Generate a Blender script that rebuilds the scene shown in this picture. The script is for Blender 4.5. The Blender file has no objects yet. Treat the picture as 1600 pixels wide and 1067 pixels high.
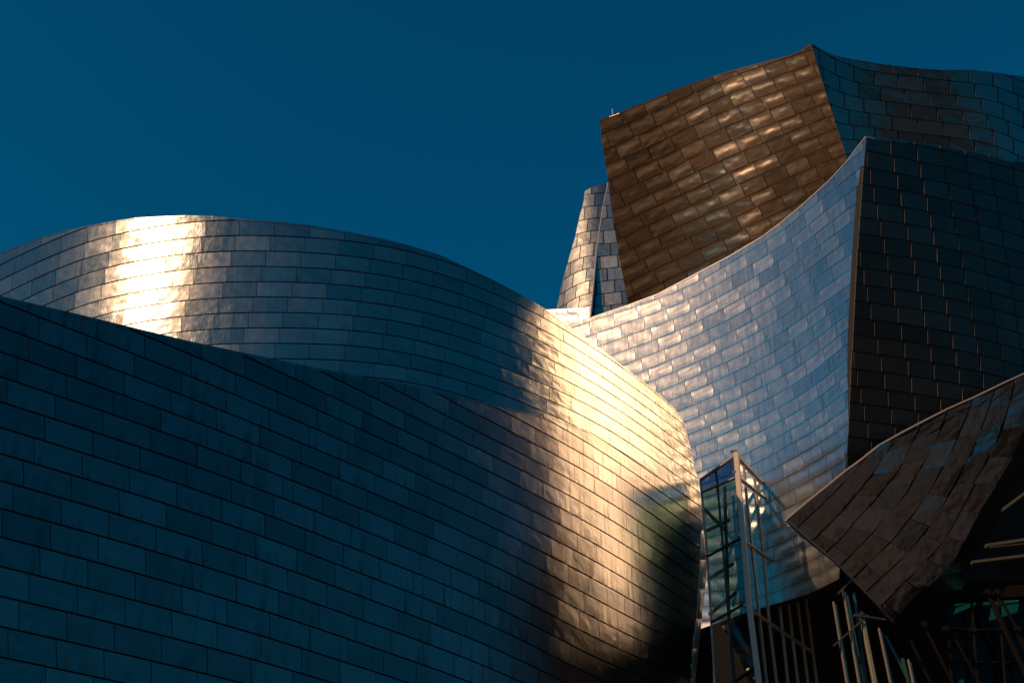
import bpy, math, random
import numpy as np
from mathutils import Vector
random.seed(7)
sc = bpy.context.scene
R = math.radians

# ---------------------------------------------------------------- camera
F_PX, CX, CY, TH, EYE = 1850.0, 800.0, 533.5, R(30), 1.6
cam_d = bpy.data.cameras.new('camera'); cam = bpy.data.objects.new('camera', cam_d)
sc.collection.objects.link(cam); sc.camera = cam
cam.location = (0, 0, EYE); cam.rotation_euler = (R(90) + TH, 0, 0)
cam_d.sensor_width = 36; cam_d.lens = 36 * F_PX / 1600; cam_d.clip_start = .1; cam_d.clip_end = 8000

# ---------------------------------------------------------------- sky and sun
SUN = Vector((-.70, -.45, .61)).normalized()
w = bpy.data.worlds.new('World'); sc.world = w; w.use_nodes = True
nt = w.node_tree; nt.nodes.clear()
sky = nt.nodes.new('ShaderNodeTexSky'); sky.sky_type = 'NISHITA'; sky.sun_disc = False
sky.sun_elevation = math.asin(SUN.z); sky.sun_rotation = math.atan2(SUN.x, SUN.y)
sky.air_density = 1.0; sky.dust_density = .3; sky.ozone_density = 3.0
tint = nt.nodes.new('ShaderNodeMix'); tint.data_type = 'RGBA'; tint.blend_type = 'MULTIPLY'
tint.inputs[0].default_value = 1; tint.inputs[7].default_value = (.01, .80, 1.0, 1)
bg = nt.nodes.new('ShaderNodeBackground'); bg.inputs[1].default_value = .055
wo = nt.nodes.new('ShaderNodeOutputWorld')
nt.links.new(sky.outputs[0], tint.inputs[6]); nt.links.new(tint.outputs[2], bg.inputs[0]); nt.links.new(bg.outputs[0], wo.inputs[0])
sd = bpy.data.lights.new('sun', 'SUN'); so = bpy.data.objects.new('sun', sd); sc.collection.objects.link(so)
sd.energy = 3.4; sd.angle = R(.6); sd.color = (1, .58, .33)
so.rotation_euler = SUN.to_track_quat('Z', 'Y').to_euler()
vs = sc.view_settings; vs.view_transform = 'Standard'; vs.look = 'None'; vs.gamma = 1; vs.use_curve_mapping = False; vs.exposure = 0.0
sc.cycles.max_bounces = 8; sc.cycles.glossy_bounces = 4; sc.cycles.sample_clamp_indirect = 5; sc.cycles.sample_clamp_direct = 4

# ---------------------------------------------------------------- helpers
def te(x, y):
    a = (x - CX) / F_PX; b = (CY - y) / F_PX
    dy = math.cos(TH) - b * math.sin(TH); dz = math.sin(TH) + b * math.cos(TH)
    return a / dy, dz / dy

def P3(x, y, Y):
    t, e = te(x, y)
    return Vector((t * Y, Y, EYE + e * Y))

def spline(xs, ys):
    """natural cubic spline with linear continuation beyond its ends"""
    xs = [float(v) for v in xs]; ys = [float(v) for v in ys]; n = len(xs)
    h = np.diff(xs); A = np.eye(n); B = np.zeros(n)
    for i in range(1, n - 1):
        A[i, i-1] = h[i-1]; A[i, i] = 2 * (h[i-1] + h[i]); A[i, i+1] = h[i]
        B[i] = 6 * ((ys[i+1] - ys[i]) / h[i] - (ys[i] - ys[i-1]) / h[i-1])
    M = np.linalg.solve(A, B).tolist(); h = h.tolist()
    s0 = (ys[1] - ys[0]) / h[0] - h[0] * (2 * M[0] + M[1]) / 6
    s1 = (ys[-1] - ys[-2]) / h[-1] + h[-1] * (M[-2] + 2 * M[-1]) / 6
    def f(x):
        if x <= xs[0]: return ys[0] + s0 * (x - xs[0])
        if x >= xs[-1]: return ys[-1] + s1 * (x - xs[-1])
        i = 0
        while x > xs[i+1]: i += 1
        H = h[i]; a = (xs[i+1] - x) / H; b = (x - xs[i]) / H
        return a * ys[i] + b * ys[i+1] + ((a**3 - a) * M[i] + (b**3 - b) * M[i+1]) * H * H / 6
    return f

def lin(pts):
    xs = [p[0] for p in pts]; ys = [p[1] for p in pts]
    def f(x):
        if x <= xs[0]: i = 0
        elif x >= xs[-1]: i = len(xs) - 2
        else:
            i = 0
            while x > xs[i+1]: i += 1
        return ys[i] + (ys[i+1] - ys[i]) * (x - xs[i]) / (xs[i+1] - xs[i])
    return f

def table2(xs, ks, rows):
    """rows[k][x] -> f(x, k); spline in both directions"""
    fs = [spline(xs, r) for r in rows]
    cache = {}
    def f(x, k):
        key = round(x, 3)
        g = cache.get(key)
        if g is None:
            g = spline(ks, [q(x) for q in fs]); cache[key] = g
        return g(k)
    return f

def link(o, parent=None):
    sc.collection.objects.link(o)
    if parent is not None: o.parent = parent
    return o

def thing(name, loc, label, cat, group=None):
    o = bpy.data.objects.new(name, None); o.location = loc; o.empty_display_size = .3
    link(o); o['label'] = label; o['category'] = cat
    if group: o['group'] = group
    return o

def root_loc(o):
    v = Vector((0, 0, 0))
    while o is not None:
        v = v + o.location; o = o.parent
    return v

def mk(name, verts, faces, mat, parent=None, smooth=None, uvs=None, kind=None, mat2=None):
    """one mesh object; its origin sits at the middle of its vertices"""
    if not verts: return None
    c = sum((Vector(v) for v in verts), Vector()) / len(verts)
    me = bpy.data.meshes.new(name)
    me.from_pydata([(Vector(v) - c)[:] for v in verts], [], faces)
    if uvs:
        l = me.uv_layers.new(name='UVMap'); k = 0
        buf = []
        for fc in faces:
            for i in fc: buf += uvs[i]
        l.data.foreach_set('uv', buf)
    if smooth is not None:
        me.polygons.foreach_set('use_smooth', [bool(s) for s in smooth] if isinstance(smooth, list) else [smooth] * len(faces))
    me.materials.append(mat)
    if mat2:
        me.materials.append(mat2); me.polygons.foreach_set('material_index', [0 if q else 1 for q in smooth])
    me.update()
    o = bpy.data.objects.new(name, me); link(o, parent)
    o.location = c - (root_loc(parent) if parent is not None else Vector())
    if kind: o['kind'] = kind
    return o

class MB:
    def __init__(s): s.v = []; s.f = []
    def add(s, v, f):
        n = len(s.v); s.v += [Vector(p) for p in v]; s.f += [[i + n for i in q] for q in f]
    def box(s, c, sx, sy, sz):
        c = Vector(c); v = [c + Vector((x * sx / 2, y * sy / 2, z * sz / 2)) for x in (-1, 1) for y in (-1, 1) for z in (-1, 1)]
        s.add(v, [(0, 1, 3, 2), (4, 6, 7, 5), (0, 4, 5, 1), (2, 3, 7, 6), (0, 2, 6, 4), (1, 5, 7, 3)])
    def bar(s, a, b, w, d, face=Vector((0, -1, 0)), bevel=.12):
        """rectangular section bar, w across and d along `face`, chamfered corners"""
        a = Vector(a); b = Vector(b); ax = (b - a).normalized()
        side = ax.cross(face)
        side = side.normalized() if side.length > 1e-4 else Vector((1, 0, 0))
        fr = side.cross(ax).normalized()
        q = min(w, d) * bevel; ring = []
        for p in (a, b):
            for (i, j) in ((-w/2+q, -d/2), (w/2-q, -d/2), (w/2, -d/2+q), (w/2, d/2-q), (w/2-q, d/2), (-w/2+q, d/2), (-w/2, d/2-q), (-w/2, -d/2+q)):
                ring.append(p + side * i + fr * j)
        f = [[k, (k+1) % 8, 8 + (k+1) % 8, 8 + k] for k in range(8)] + [list(range(7, -1, -1)), list(range(8, 16))]
        s.add(ring, f)
    def build(s, name, mat, parent=None, kind=None): return mk(name, s.v, s.f, mat, parent, kind=kind)

# ---------------------------------------------------------------- materials
def new_mat(name):
    m = bpy.data.materials.new(name); m.use_nodes = True
    n = m.node_tree; n.nodes.clear()
    out = n.nodes.new('ShaderNodeOutputMaterial'); bs = n.nodes.new('ShaderNodeBsdfPrincipled')
    n.links.new(bs.outputs[0], out.inputs[0])
    return m, n, bs

def math_n(n, op, a, b=None, c=None):
    q = n.nodes.new('ShaderNodeMath'); q.operation = op
    for i, v in enumerate((a, b, c)):
        if v is None: continue
        if isinstance(v, (int, float)): q.inputs[i].default_value = v
        else: n.links.new(v, q.inputs[i])
    return q.outputs[0]

def titanium(name, dark=(.36, .35, .335), light=(.50, .49, .47), rough=.32, rvar=.08, pillow=.010, band=.0, crumple=.004,
             stain=.0, stain_col=(.10, .085, .07), wrinkle=.0):
    m, n, bs = new_mat(name); L = n.links.new
    bs.inputs['Metallic'].default_value = 1
    oi = n.nodes.new('ShaderNodeObjectInfo'); uv = n.nodes.new('ShaderNodeUVMap'); geo = n.nodes.new('ShaderNodeNewGeometry')
    # colour: every sheet its own tone, oxide clouding on top
    cl = n.nodes.new('ShaderNodeTexNoise'); cl.inputs['Scale'].default_value = 1.7; cl.inputs['Detail'].default_value = 5
    L(geo.outputs['Position'], cl.inputs['Vector'])
    f = math_n(n, 'ADD', math_n(n, 'MULTIPLY', oi.outputs['Random'], .6), math_n(n, 'MULTIPLY', cl.outputs[0], .55))
    mx = n.nodes.new('ShaderNodeMix'); mx.data_type = 'RGBA'; mx.inputs[6].default_value = (*dark, 1); mx.inputs[7].default_value = (*light, 1)
    L(f, mx.inputs[0]); col = mx.outputs[2]
    # run-down streaks below the joints
    mp = n.nodes.new('ShaderNodeMapping'); mp.inputs['Scale'].default_value = (5.5, 5.5, .35); L(geo.outputs['Position'], mp.inputs['Vector'])
    st = n.nodes.new('ShaderNodeTexNoise'); st.inputs['Scale'].default_value = 1.0; st.inputs['Detail'].default_value = 4; L(mp.outputs[0], st.inputs['Vector'])
    sx = n.nodes.new('ShaderNodeSeparateXYZ'); L(uv.outputs[0], sx.inputs[0])
    if stain > 0:
        rp = n.nodes.new('ShaderNodeMapRange'); rp.inputs['From Min'].default_value = .49; rp.inputs['From Max'].default_value = .66; L(st.outputs[0], rp.inputs['Value'])
        fall = n.nodes.new('ShaderNodeMapRange'); fall.inputs['From Min'].default_value = 1.05; fall.inputs['From Max'].default_value = .0; L(sx.outputs[1], fall.inputs['Value'])
        sm = math_n(n, 'MULTIPLY', math_n(n, 'MULTIPLY', rp.outputs[0], fall.outputs[0]), stain)
        m2 = n.nodes.new('ShaderNodeMix'); m2.data_type = 'RGBA'; m2.inputs[7].default_value = (*stain_col, 1)
        L(sm, m2.inputs[0]); L(col, m2.inputs[6]); col = m2.outputs[2]
    L(col, bs.inputs['Base Color'])
    # roughness
    rr = math_n(n, 'ADD', rough - rvar / 2, math_n(n, 'MULTIPLY', oi.outputs['Random'], rvar))
    rr = math_n(n, 'ADD', rr, math_n(n, 'MULTIPLY', math_n(n, 'SUBTRACT', st.outputs[0], .5), .12)); L(rr, bs.inputs['Roughness'])
    # oil-canning: every thin sheet is dished and dented in its own way
    cb = n.nodes.new('ShaderNodeCombineXYZ')
    L(math_n(n, 'MULTIPLY', sx.outputs[0], 1.3), cb.inputs[0]); L(math_n(n, 'MULTIPLY', sx.outputs[1], 1.1), cb.inputs[1])
    L(math_n(n, 'MULTIPLY', oi.outputs['Random'], 57.0), cb.inputs[2])
    nz = n.nodes.new('ShaderNodeTexNoise'); nz.inputs['Scale'].default_value = 1.35; nz.inputs['Detail'].default_value = 1.2; L(cb.outputs[0], nz.inputs['Vector'])
    h = math_n(n, 'MULTIPLY', nz.outputs[0], pillow * 2.2)
    if band > 0:
        s1 = math_n(n, 'SINE', math_n(n, 'MULTIPLY', math_n(n, 'POWER', sx.outputs[1], 1.25), 2 * math.pi))
        env = math_n(n, 'SINE', math_n(n, 'MULTIPLY', sx.outputs[0], math.pi))
        amp = math_n(n, 'MULTIPLY', math_n(n, 'POWER', env, .35), math_n(n, 'ADD', .35, oi.outputs['Random']))
        h = math_n(n, 'ADD', h, math_n(n, 'MULTIPLY', math_n(n, 'MULTIPLY', s1, amp), band))
    cn = n.nodes.new('ShaderNodeTexNoise'); cn.inputs['Scale'].default_value = 5.5; cn.inputs['Detail'].default_value = 2.5; L(geo.outputs['Position'], cn.inputs['Vector'])
    h = math_n(n, 'ADD', h, math_n(n, 'MULTIPLY', cn.outputs[0], crumple))
    if wrinkle > 0:
        m3 = n.nodes.new('ShaderNodeMapping'); m3.inputs['Scale'].default_value = (1, 1, .4); m3.inputs['Rotation'].default_value = (0, .2, 0); L(geo.outputs['Position'], m3.inputs['Vector'])
        wn = n.nodes.new('ShaderNodeTexNoise'); wn.inputs['Scale'].default_value = 9; wn.inputs['Detail'].default_value = 3; L(m3.outputs[0], wn.inputs['Vector'])
        mk_ = n.nodes.new('ShaderNodeTexNoise'); mk_.inputs['Scale'].default_value = .45; mk_.inputs['Detail'].default_value = 1; L(geo.outputs['Position'], mk_.inputs['Vector'])
        mr = n.nodes.new('ShaderNodeMapRange'); mr.inputs['From Min'].default_value = .5; mr.inputs['From Max'].default_value = .62; L(mk_.outputs[0], mr.inputs['Value'])
        h = math_n(n, 'ADD', h, math_n(n, 'MULTIPLY', math_n(n, 'MULTIPLY', wn.outputs[0], mr.outputs[0]), wrinkle))
    bp = n.nodes.new('ShaderNodeBump'); bp.inputs['Strength'].default_value = 1; bp.inputs['Distance'].default_value = 1; L(h, bp.inputs['Height'])
    L(bp.outputs[0], bs.inputs['Normal'])
    return m

def plain(name, col, rough=.6, metal=0, noise=.0, scale=3, spec=.5):
    m, n, bs = new_mat(name); bs.inputs['Specular IOR Level'].default_value = spec
    bs.inputs['Base Color'].default_value = (*col, 1); bs.inputs['Roughness'].default_value = rough; bs.inputs['Metallic'].default_value = metal
    if noise:
        geo = n.nodes.new('ShaderNodeNewGeometry'); t = n.nodes.new('ShaderNodeTexNoise'); t.inputs['Scale'].default_value = scale; t.inputs['Detail'].default_value = 6
        n.links.new(geo.outputs['Position'], t.inputs['Vector'])
        mx = n.nodes.new('ShaderNodeMix'); mx.data_type = 'RGBA'
        mx.inputs[6].default_value = (*[c * (1 - noise) for c in col], 1); mx.inputs[7].default_value = (*[min(1, c * (1 + noise)) for c in col], 1)
        n.links.new(t.outputs[0], mx.inputs[0]); n.links.new(mx.outputs[2], bs.inputs['Base Color'])
    return m

def glass_mat(name, tint, refl, graze=.45):
    m = bpy.data.materials.new(name); m.use_nodes = True; n = m.node_tree; n.nodes.clear(); L = n.links.new
    out = n.nodes.new('ShaderNodeOutputMaterial'); tr = n.nodes.new('ShaderNodeBsdfTransparent'); tr.inputs[0].default_value = (*tint, 1)
    gl = n.nodes.new('ShaderNodeBsdfGlossy'); gl.inputs['Roughness'].default_value = .03; gl.inputs['Color'].default_value = (.9, .95, 1, 1)
    lw = n.nodes.new('ShaderNodeLayerWeight'); lw.inputs[0].default_value = .35
    fac = math_n(n, 'ADD', math_n(n, 'MULTIPLY', lw.outputs[0], graze), refl)
    mx = n.nodes.new('ShaderNodeMixShader'); L(fac, mx.inputs[0]); L(tr.outputs[0], mx.inputs[1]); L(gl.outputs[0], mx.inputs[2]); L(mx.outputs[0], out.inputs[0])
    return m

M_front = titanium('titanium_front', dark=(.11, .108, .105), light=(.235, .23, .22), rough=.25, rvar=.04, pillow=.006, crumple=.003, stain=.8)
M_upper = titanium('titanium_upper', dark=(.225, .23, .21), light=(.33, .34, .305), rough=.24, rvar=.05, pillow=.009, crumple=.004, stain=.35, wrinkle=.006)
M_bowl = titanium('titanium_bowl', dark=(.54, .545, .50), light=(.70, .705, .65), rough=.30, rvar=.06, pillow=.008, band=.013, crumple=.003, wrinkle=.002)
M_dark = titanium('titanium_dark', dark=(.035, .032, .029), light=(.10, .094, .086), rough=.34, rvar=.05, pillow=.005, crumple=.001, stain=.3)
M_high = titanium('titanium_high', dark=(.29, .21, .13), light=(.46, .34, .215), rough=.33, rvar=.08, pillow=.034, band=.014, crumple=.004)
M_teal = titanium('titanium_teal', dark=(.10, .11, .115), light=(.20, .21, .215), rough=.26, rvar=.06, pillow=.014, crumple=.004)
M_tail = titanium('titanium_tail', dark=(.20, .20, .20), light=(.42, .42, .41), rough=.32, rvar=.14, pillow=.036, crumple=.010, stain=.6)
M_small = titanium('titanium_small', dark=(.24, .26, .25), light=(.36, .385, .36), rough=.36, rvar=.08, pillow=.010, crumple=.003)
M_edge = titanium('titanium_edge', dark=(.5, .47, .43), light=(.66, .62, .58), rough=.48, pillow=0, crumple=.002)
M_lit_edge = plain('lit_edge', (.42, .38, .33), .55, .25)  # panel side edges: sunlit look put into their own warm diffuse colour
M_lit_edge_dull = plain('lit_edge_dull', (.12, .11, .095), .6, .25)  # dimmer version, sunlight on the dark and teal panel edges painted in
M_back = plain('sheathing', (.018, .017, .016), .9)
M_steel = plain('painted_steel', (.50, .43, .33), .45, .2, .2, 9)
M_post_pale = plain('pale_column', (.68, .60, .46), .5, .0, .15, 14)
M_steel_dark = plain('dark_steel', (.09, .085, .075), .45, .6, .2, 9)
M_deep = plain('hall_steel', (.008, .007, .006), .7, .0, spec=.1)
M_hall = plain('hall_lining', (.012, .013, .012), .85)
M_beam = plain('olive_beam', (.075, .07, .04), .6, 0, .2)
M_glass = glass_mat('clear_glass', (.82, .88, .85), .02, .22)
M_glass_blue = glass_mat('blue_glass', (.34, .52, .74), .05, .25)
M_glass_green = glass_mat('green_glass', (.52, .66, .61), .03, .22)

# ---------------------------------------------------------------- clad sheets
class Sheet:
    """A clad wall of horizontal courses. rowY(x,k) is the course line k, the plan curve comes from the
    condition that course kref is level; L leans the wall back (+) or out (-)."""
    def __init__(s, xs, ks, rows, kref, Y0, x0, width, uoff=0.0, shift=0.0, lean_px=0.0, kl=0.0, L=0.0, deg=4, yref=None):
        s.rowY = table2(xs, ks, rows); s.L = L; s.shift = shift; s.lean_px = lean_px; s.kl = kl; s.uoff = uoff
        X = np.linspace(xs[0], xs[-1], 60); T = []; D = []
        for x in X:
            t, e = te(x, s.rowY(x, kref)); T.append(t); D.append(1 / e)
        T = np.array(T); D = np.array(D); D = D / D[0] * Y0
        s.co = np.polyfit(T, D, deg).tolist(); s.t0, s.t1 = T.min(), T.max()
        t, e = te(xs[0], s.rowY(xs[0], kref)); s.z0 = EYE + e * Y0
        s._e = lambda t, a: sum(c * t ** (len(s.co) - 1 - i) for i, c in enumerate(s.co))
        # panel-count coordinate
        wf = lin(width); g = [x0]; s.ux = {0: x0}
        x = x0; n = 0
        us = [0.0]; xx = [x0]
        while x < 1950 and n < 400: x += wf(x) * .25 if wf(x) > 6 else 1.5; n += 1; us.append(n * .25); xx.append(x)
        x = x0; n = 0; ul = []; xl = []
        while x > -1100 and n < 400: x -= max(1.5, wf(x) * .25); n += 1; ul.append(-n * .25); xl.append(x)
        s.U = np.array(ul[::-1] + us); s.X = np.array(xl[::-1] + xx)
    def plan(s, t):
        if t < s.t0:
            a = s._e(s.t0, 0); b = s._e(s.t0 + .01, 0); return a + (b - a) / .01 * (t - s.t0)
        if t > s.t1:
            a = s._e(s.t1, 0); b = s._e(s.t1 - .01, 0); return a + (a - b) / .01 * (t - s.t1)
        return s._e(t, 0)
    def Y(s, x, y):
        t, e = te(x, y); L = s.L(t) if callable(s.L) else s.L
        return (s.plan(t) + L * (EYE - s.z0)) / (1 - L * e)
    def P(s, x, y): return P3(x, y, s.Y(x, y))
    def N(s, x, y):
        p = s.P(x, y); a = s.P(x + 2, y) - p; b = s.P(x, y + 2) - p
        n = b.cross(a).normalized()
        return n if n.dot(Vector((0, 0, EYE)) - p) > 0 else -n
    def xy(s, u, k):
        x = float(np.interp(u + s.uoff, s.U, s.X)) + s.lean_px * (k - s.kl)
        return x, s.rowY(x, k)

def fit_edge(sh, other, p, q):
    """scale and lean the sheet so that it meets the other one along the edge p-q"""
    A = []; B = []
    for x, y in (p, q):
        t, e = te(x, y); Yt = other.Y(x, y); A.append([sh.plan(t), EYE - sh.z0 + Yt * e]); B.append(Yt)
    k, L = np.linalg.solve(np.array(A), np.array(B)).tolist()
    sh.co = [c * k for c in sh.co]; sh.L = L

def clip_poly(poly, g, xyf):
    """keep g<=0; poly in (u,k)"""
    out = []; n = len(poly); val = [g(*xyf(*p)) for p in poly]
    if all(v <= 0 for v in val): return poly
    if all(v > 0 for v in val): return []
    for i in range(n):
        a, b = poly[i], poly[(i+1) % n]; va, vb = val[i], val[(i+1) % n]
        if va <= 0: out.append(a)
        if (va <= 0) != (vb <= 0):
            lo, hi = (a, b) if va <= 0 else (b, a); vl, vh = (va, vb) if va <= 0 else (vb, va)
            for _ in range(4):
                f = vl / (vl - vh); f = min(max(f, .02), .98)
                m = (lo[0] + (hi[0] - lo[0]) * f, lo[1] + (hi[1] - lo[1]) * f); vm = g(*xyf(*m))
                if vm <= 0: lo, vl = m, vm
                else: hi, vh = m, vm
            out.append((round(m[0], 6), round(m[1], 6)))
    return out if len(out) > 2 else []

def patch(sh, u0, u1, k0, k1, nu, nk, trims):
    pts = {}; V = []; polys = []
    def idx(p):
        key = (round(p[0], 4), round(p[1], 4))
        if key not in pts: pts[key] = len(V); V.append(p)
        return pts[key]
    for i in range(nu):
        for j in range(nk):
            a, b = u0 + (u1 - u0) * i / nu, u0 + (u1 - u0) * (i + 1) / nu
            c, d = k0 + (k1 - k0) * j / nk, k0 + (k1 - k0) * (j + 1) / nk
            poly = [(a, c), (b, c), (b, d), (a, d)]
            for g in trims:
                poly = clip_poly(poly, g, sh.xy)
                if not poly: break
            if poly:
                q = []
                for p in poly:
                    r = idx(p)
                    if not q or (r != q[-1] and r != q[0]): q.append(r)
                if len(q) > 2: polys.append(q)
    return V, polys

def boundary(polys):
    cnt = {}
    for q in polys:
        for i in range(len(q)):
            e = (q[i], q[(i+1) % len(q)])
            if (e[1], e[0]) in cnt: cnt.pop((e[1], e[0]))
            else: cnt[e] = 1
    return list(cnt)

def area_in_frame(xy):
    x = [min(max(p[0], 0), 1600) for p in xy]; y = [min(max(p[1], 0), 1067) for p in xy]; a = 0
    for i in range(len(x)): a += x[i-1] * y[i] - x[i] * y[i-1]
    return abs(a) / 2

def clad(sh, root, ku, urange, trims, mat, gap_k=.045, gap_u=.012, nu=3, nk=2, thick=.03, lap=.012, name='titanium_panel', cap=290,
         tiltv=.0, far_mat=None, edge_mat=None, proud=.0):
    """cut the sheet into lapped panels: every panel in view an object, the rest joined"""
    todo = []
    for k in range(*ku):
        off = sh.shift * k
        for n in range(*urange):
            a, b = n + off, n + 1 + off
            x, y = sh.xy((a + b) / 2, k + .5)
            if x < -760 or x > 1930: continue
            V, polys = patch(sh, a + gap_u, b - gap_u, k + gap_k, k + 1 - gap_k * .15, nu, nk, trims)
            if not polys: continue
            px = [sh.xy(*p) for p in V]
            ar = sum(area_in_frame([px[i] for i in q]) for q in polys)
            full = sum(abs(sum(px[q[i-1]][0] * px[q[i]][1] - px[q[i]][0] * px[q[i-1]][1] for i in range(len(q)))) / 2 for q in polys)
            if full < 3: continue
            todo.append((ar, a, b, k, V, polys, px))
    todo.sort(key=lambda q: -q[0])
    jv, jf, ju, js = [], [], [], []
    for r, (ar, a, b, k, V, polys, px) in enumerate(todo):
        tu, tk = random.gauss(0, tiltv), random.gauss(0, tiltv)
        verts = []; uvs = []
        for (u, kk), (x, y) in zip(V, px):
            cu = (u - a) / (b - a); cv = (kk - k)
            nrm = sh.N(x, y)
            verts.append(sh.P(x, y) + nrm * (lap * cv + proud * (1 - cu) + tu * (cu - .5) + tk * (cv - .5))); uvs.append((cu, 1 - cv))
        faces = [list(q) for q in polys]; smooth = [True] * len(faces)
        # orientation
        p0, p1, p2 = (verts[i] for i in faces[0][:3])
        be = boundary(polys); n0 = len(verts); ring = {}
        for e in be:
            for i in e:
                if i not in ring:
                    ring[i] = len(verts); x, y = px[i]; nn = sh.N(x, y)
                    verts.append(verts[i].copy()); uvs.append(uvs[i]); verts.append(verts[i] - nn * thick); uvs.append(uvs[i])
        for i, j in be: faces.append([ring[j], ring[i], ring[i] + 1, ring[j] + 1]); smooth.append(False)
        if (p1 - p0).cross(p2 - p0).dot(Vector((0, 0, EYE)) - p0) < 0: faces = [q[::-1] for q in faces]
        if r < cap and ar > 25:
            mk(name, verts, faces, mat, root, smooth, uvs, mat2=edge_mat)
        else:
            o = len(jv); jv += verts; jf += [[i + o for i in q] for q in faces]; ju += uvs; js += smooth
    if jf: mk(name, jv, jf, far_mat or mat, root, js, ju, kind='stuff', mat2=edge_mat)
    return len(todo)

def shell(sh, root, u0, u1, k0, k1, nu, nk, trims, mat, off=-.035, thick=.45, name='wall'):
    """the solid wall behind the cladding"""
    V, polys = patch(sh, u0, u1, k0, k1, nu, nk, trims)
    if not polys: return
    px = [sh.xy(*p) for p in V]; fr = []; bk = []
    for x, y in px:
        n = sh.N(x, y); p = sh.P(x, y); fr.append(p + n * off); bk.append(p + n * (off - thick))
    n = len(V); faces = [list(q) for q in polys] + [[i + n for i in q[::-1]] for q in polys]
    for i, j in boundary(polys): faces.append([j, i, i + n, j + n])
    return mk(name, fr + bk, faces, mat, root)

def coping(sh, root, line, mat, w=.10, back=.5, out=.03, step=18, name='coping', lift=.0):
    """folded metal trim along an edge of the sheet (pixel polyline)"""
    pts = []
    for (a, b) in zip(line[:-1], line[1:]):
        m = max(1, int(math.hypot(b[0] - a[0], b[1] - a[1]) / step))
        for i in range(m): pts.append((a[0] + (b[0] - a[0]) * i / m, a[1] + (b[1] - a[1]) * i / m))
    pts.append(line[-1]); V = []; Fc = []
    P = [sh.P(*p) for p in pts]; N = [sh.N(*p) for p in pts]
    for i, (p, n) in enumerate(zip(P, N)):
        tg = (P[min(i+1, len(P)-1)] - P[max(i-1, 0)]).normalized(); up = n.cross(tg).normalized()
        if up.z < 0: up = -up
        V += [p + n * out - up * w * .6, p + n * out + up * w * .4, p - n * back + up * w * .4, p - n * back - up * w * .6]
    for i in range(len(P) - 1):
        a, b = 4 * i, 4 * (i + 1)
        for j in range(4): Fc.append([a + j, a + (j+1) % 4, b + (j+1) % 4, b + j])
    Fc += [[0, 3, 2, 1], [4 * len(P) - 4 + j for j in range(4)]]
    return mk(name, V, Fc, mat, root)

def below(pts):   # keep points lower in the picture than the line
    f = lin(pts); return lambda x, y: f(x) - y
def above(pts):
    f = lin(pts); return lambda x, y: y - f(x)
def left_of(pts): # pts as (y, x)
    f = lin(pts); return lambda x, y: x - f(y)
def right_of(pts):
    f = lin(pts); return lambda x, y: f(y) - x
def ground_clip(sh, z=.0): return lambda x, y: z - sh.P(x, y).z

# ================================================================ GROUND
def ground():
    m, n, bs = new_mat('paving'); L = n.links.new
    geo = n.nodes.new('ShaderNodeNewGeometry'); br = n.nodes.new('ShaderNodeTexBrick'); br.inputs['Scale'].default_value = 1.0
    br.inputs['Color1'].default_value = (.14, .125, .108, 1); br.inputs['Color2'].default_value = (.11, .10, .087, 1); br.inputs['Mortar'].default_value = (.06, .05, .04, 1)
    L(geo.outputs['Position'], br.inputs['Vector']); L(br.outputs[0], bs.inputs['Base Color']); bs.inputs['Roughness'].default_value = .8
    s = 3000; N = 12; v = []; f = []
    for i in range(N + 1):
        for j in range(N + 1): v.append((-s + 2 * s * i / N, -s + 2 * s * j / N, 0))
    for i in range(N):
        for j in range(N):
            a = i * (N + 1) + j; f.append([a, a + N + 1, a + N + 2, a + 1])
    mk('ground', v, f, m, kind='structure')
    # wooded hills round the town, low on the horizon
    mh, n, bs = new_mat('woodland'); t = n.nodes.new('ShaderNodeTexNoise'); t.inputs['Scale'].default_value = .03; t.inputs['Detail'].default_value = 8
    g2 = n.nodes.new('ShaderNodeNewGeometry'); n.links.new(g2.outputs['Position'], t.inputs['Vector'])
    cr = n.nodes.new('ShaderNodeValToRGB'); cr.color_ramp.elements[0].color = (.018, .026, .012, 1); cr.color_ramp.elements[1].color = (.05, .055, .03, 1)
    n.links.new(t.outputs[0], cr.inputs[0]); n.links.new(cr.outputs[0], bs.inputs['Base Color']); bs.inputs['Roughness'].default_value = 1
    v = []; f = []; NA = 120; prof = [(500, -2, 0), (640, .35, 4), (800, .8, 8), (980, 1, 12), (1300, .5, 10), (1700, -.02, 0)]
    for i in range(NA):
        a = 2 * math.pi * i / NA
        hh = 165 + 30 * math.sin(a * 3 + 1) + 18 * math.sin(a * 7 + 2) + 8 * math.sin(a * 17)
        for r, hf, j in prof: v.append((r * math.cos(a), r * math.sin(a), hh * hf + (random.uniform(-j, j) if j else 0)))
    m_ = len(prof)
    for i in range(NA):
        for j in range(m_ - 1):
            a = i * m_ + j; b = ((i + 1) % NA) * m_ + j; f.append([a, b, b + 1, a + 1])
    mk('hills', v, f, mh, smooth=True, kind='structure')
ground()

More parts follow.
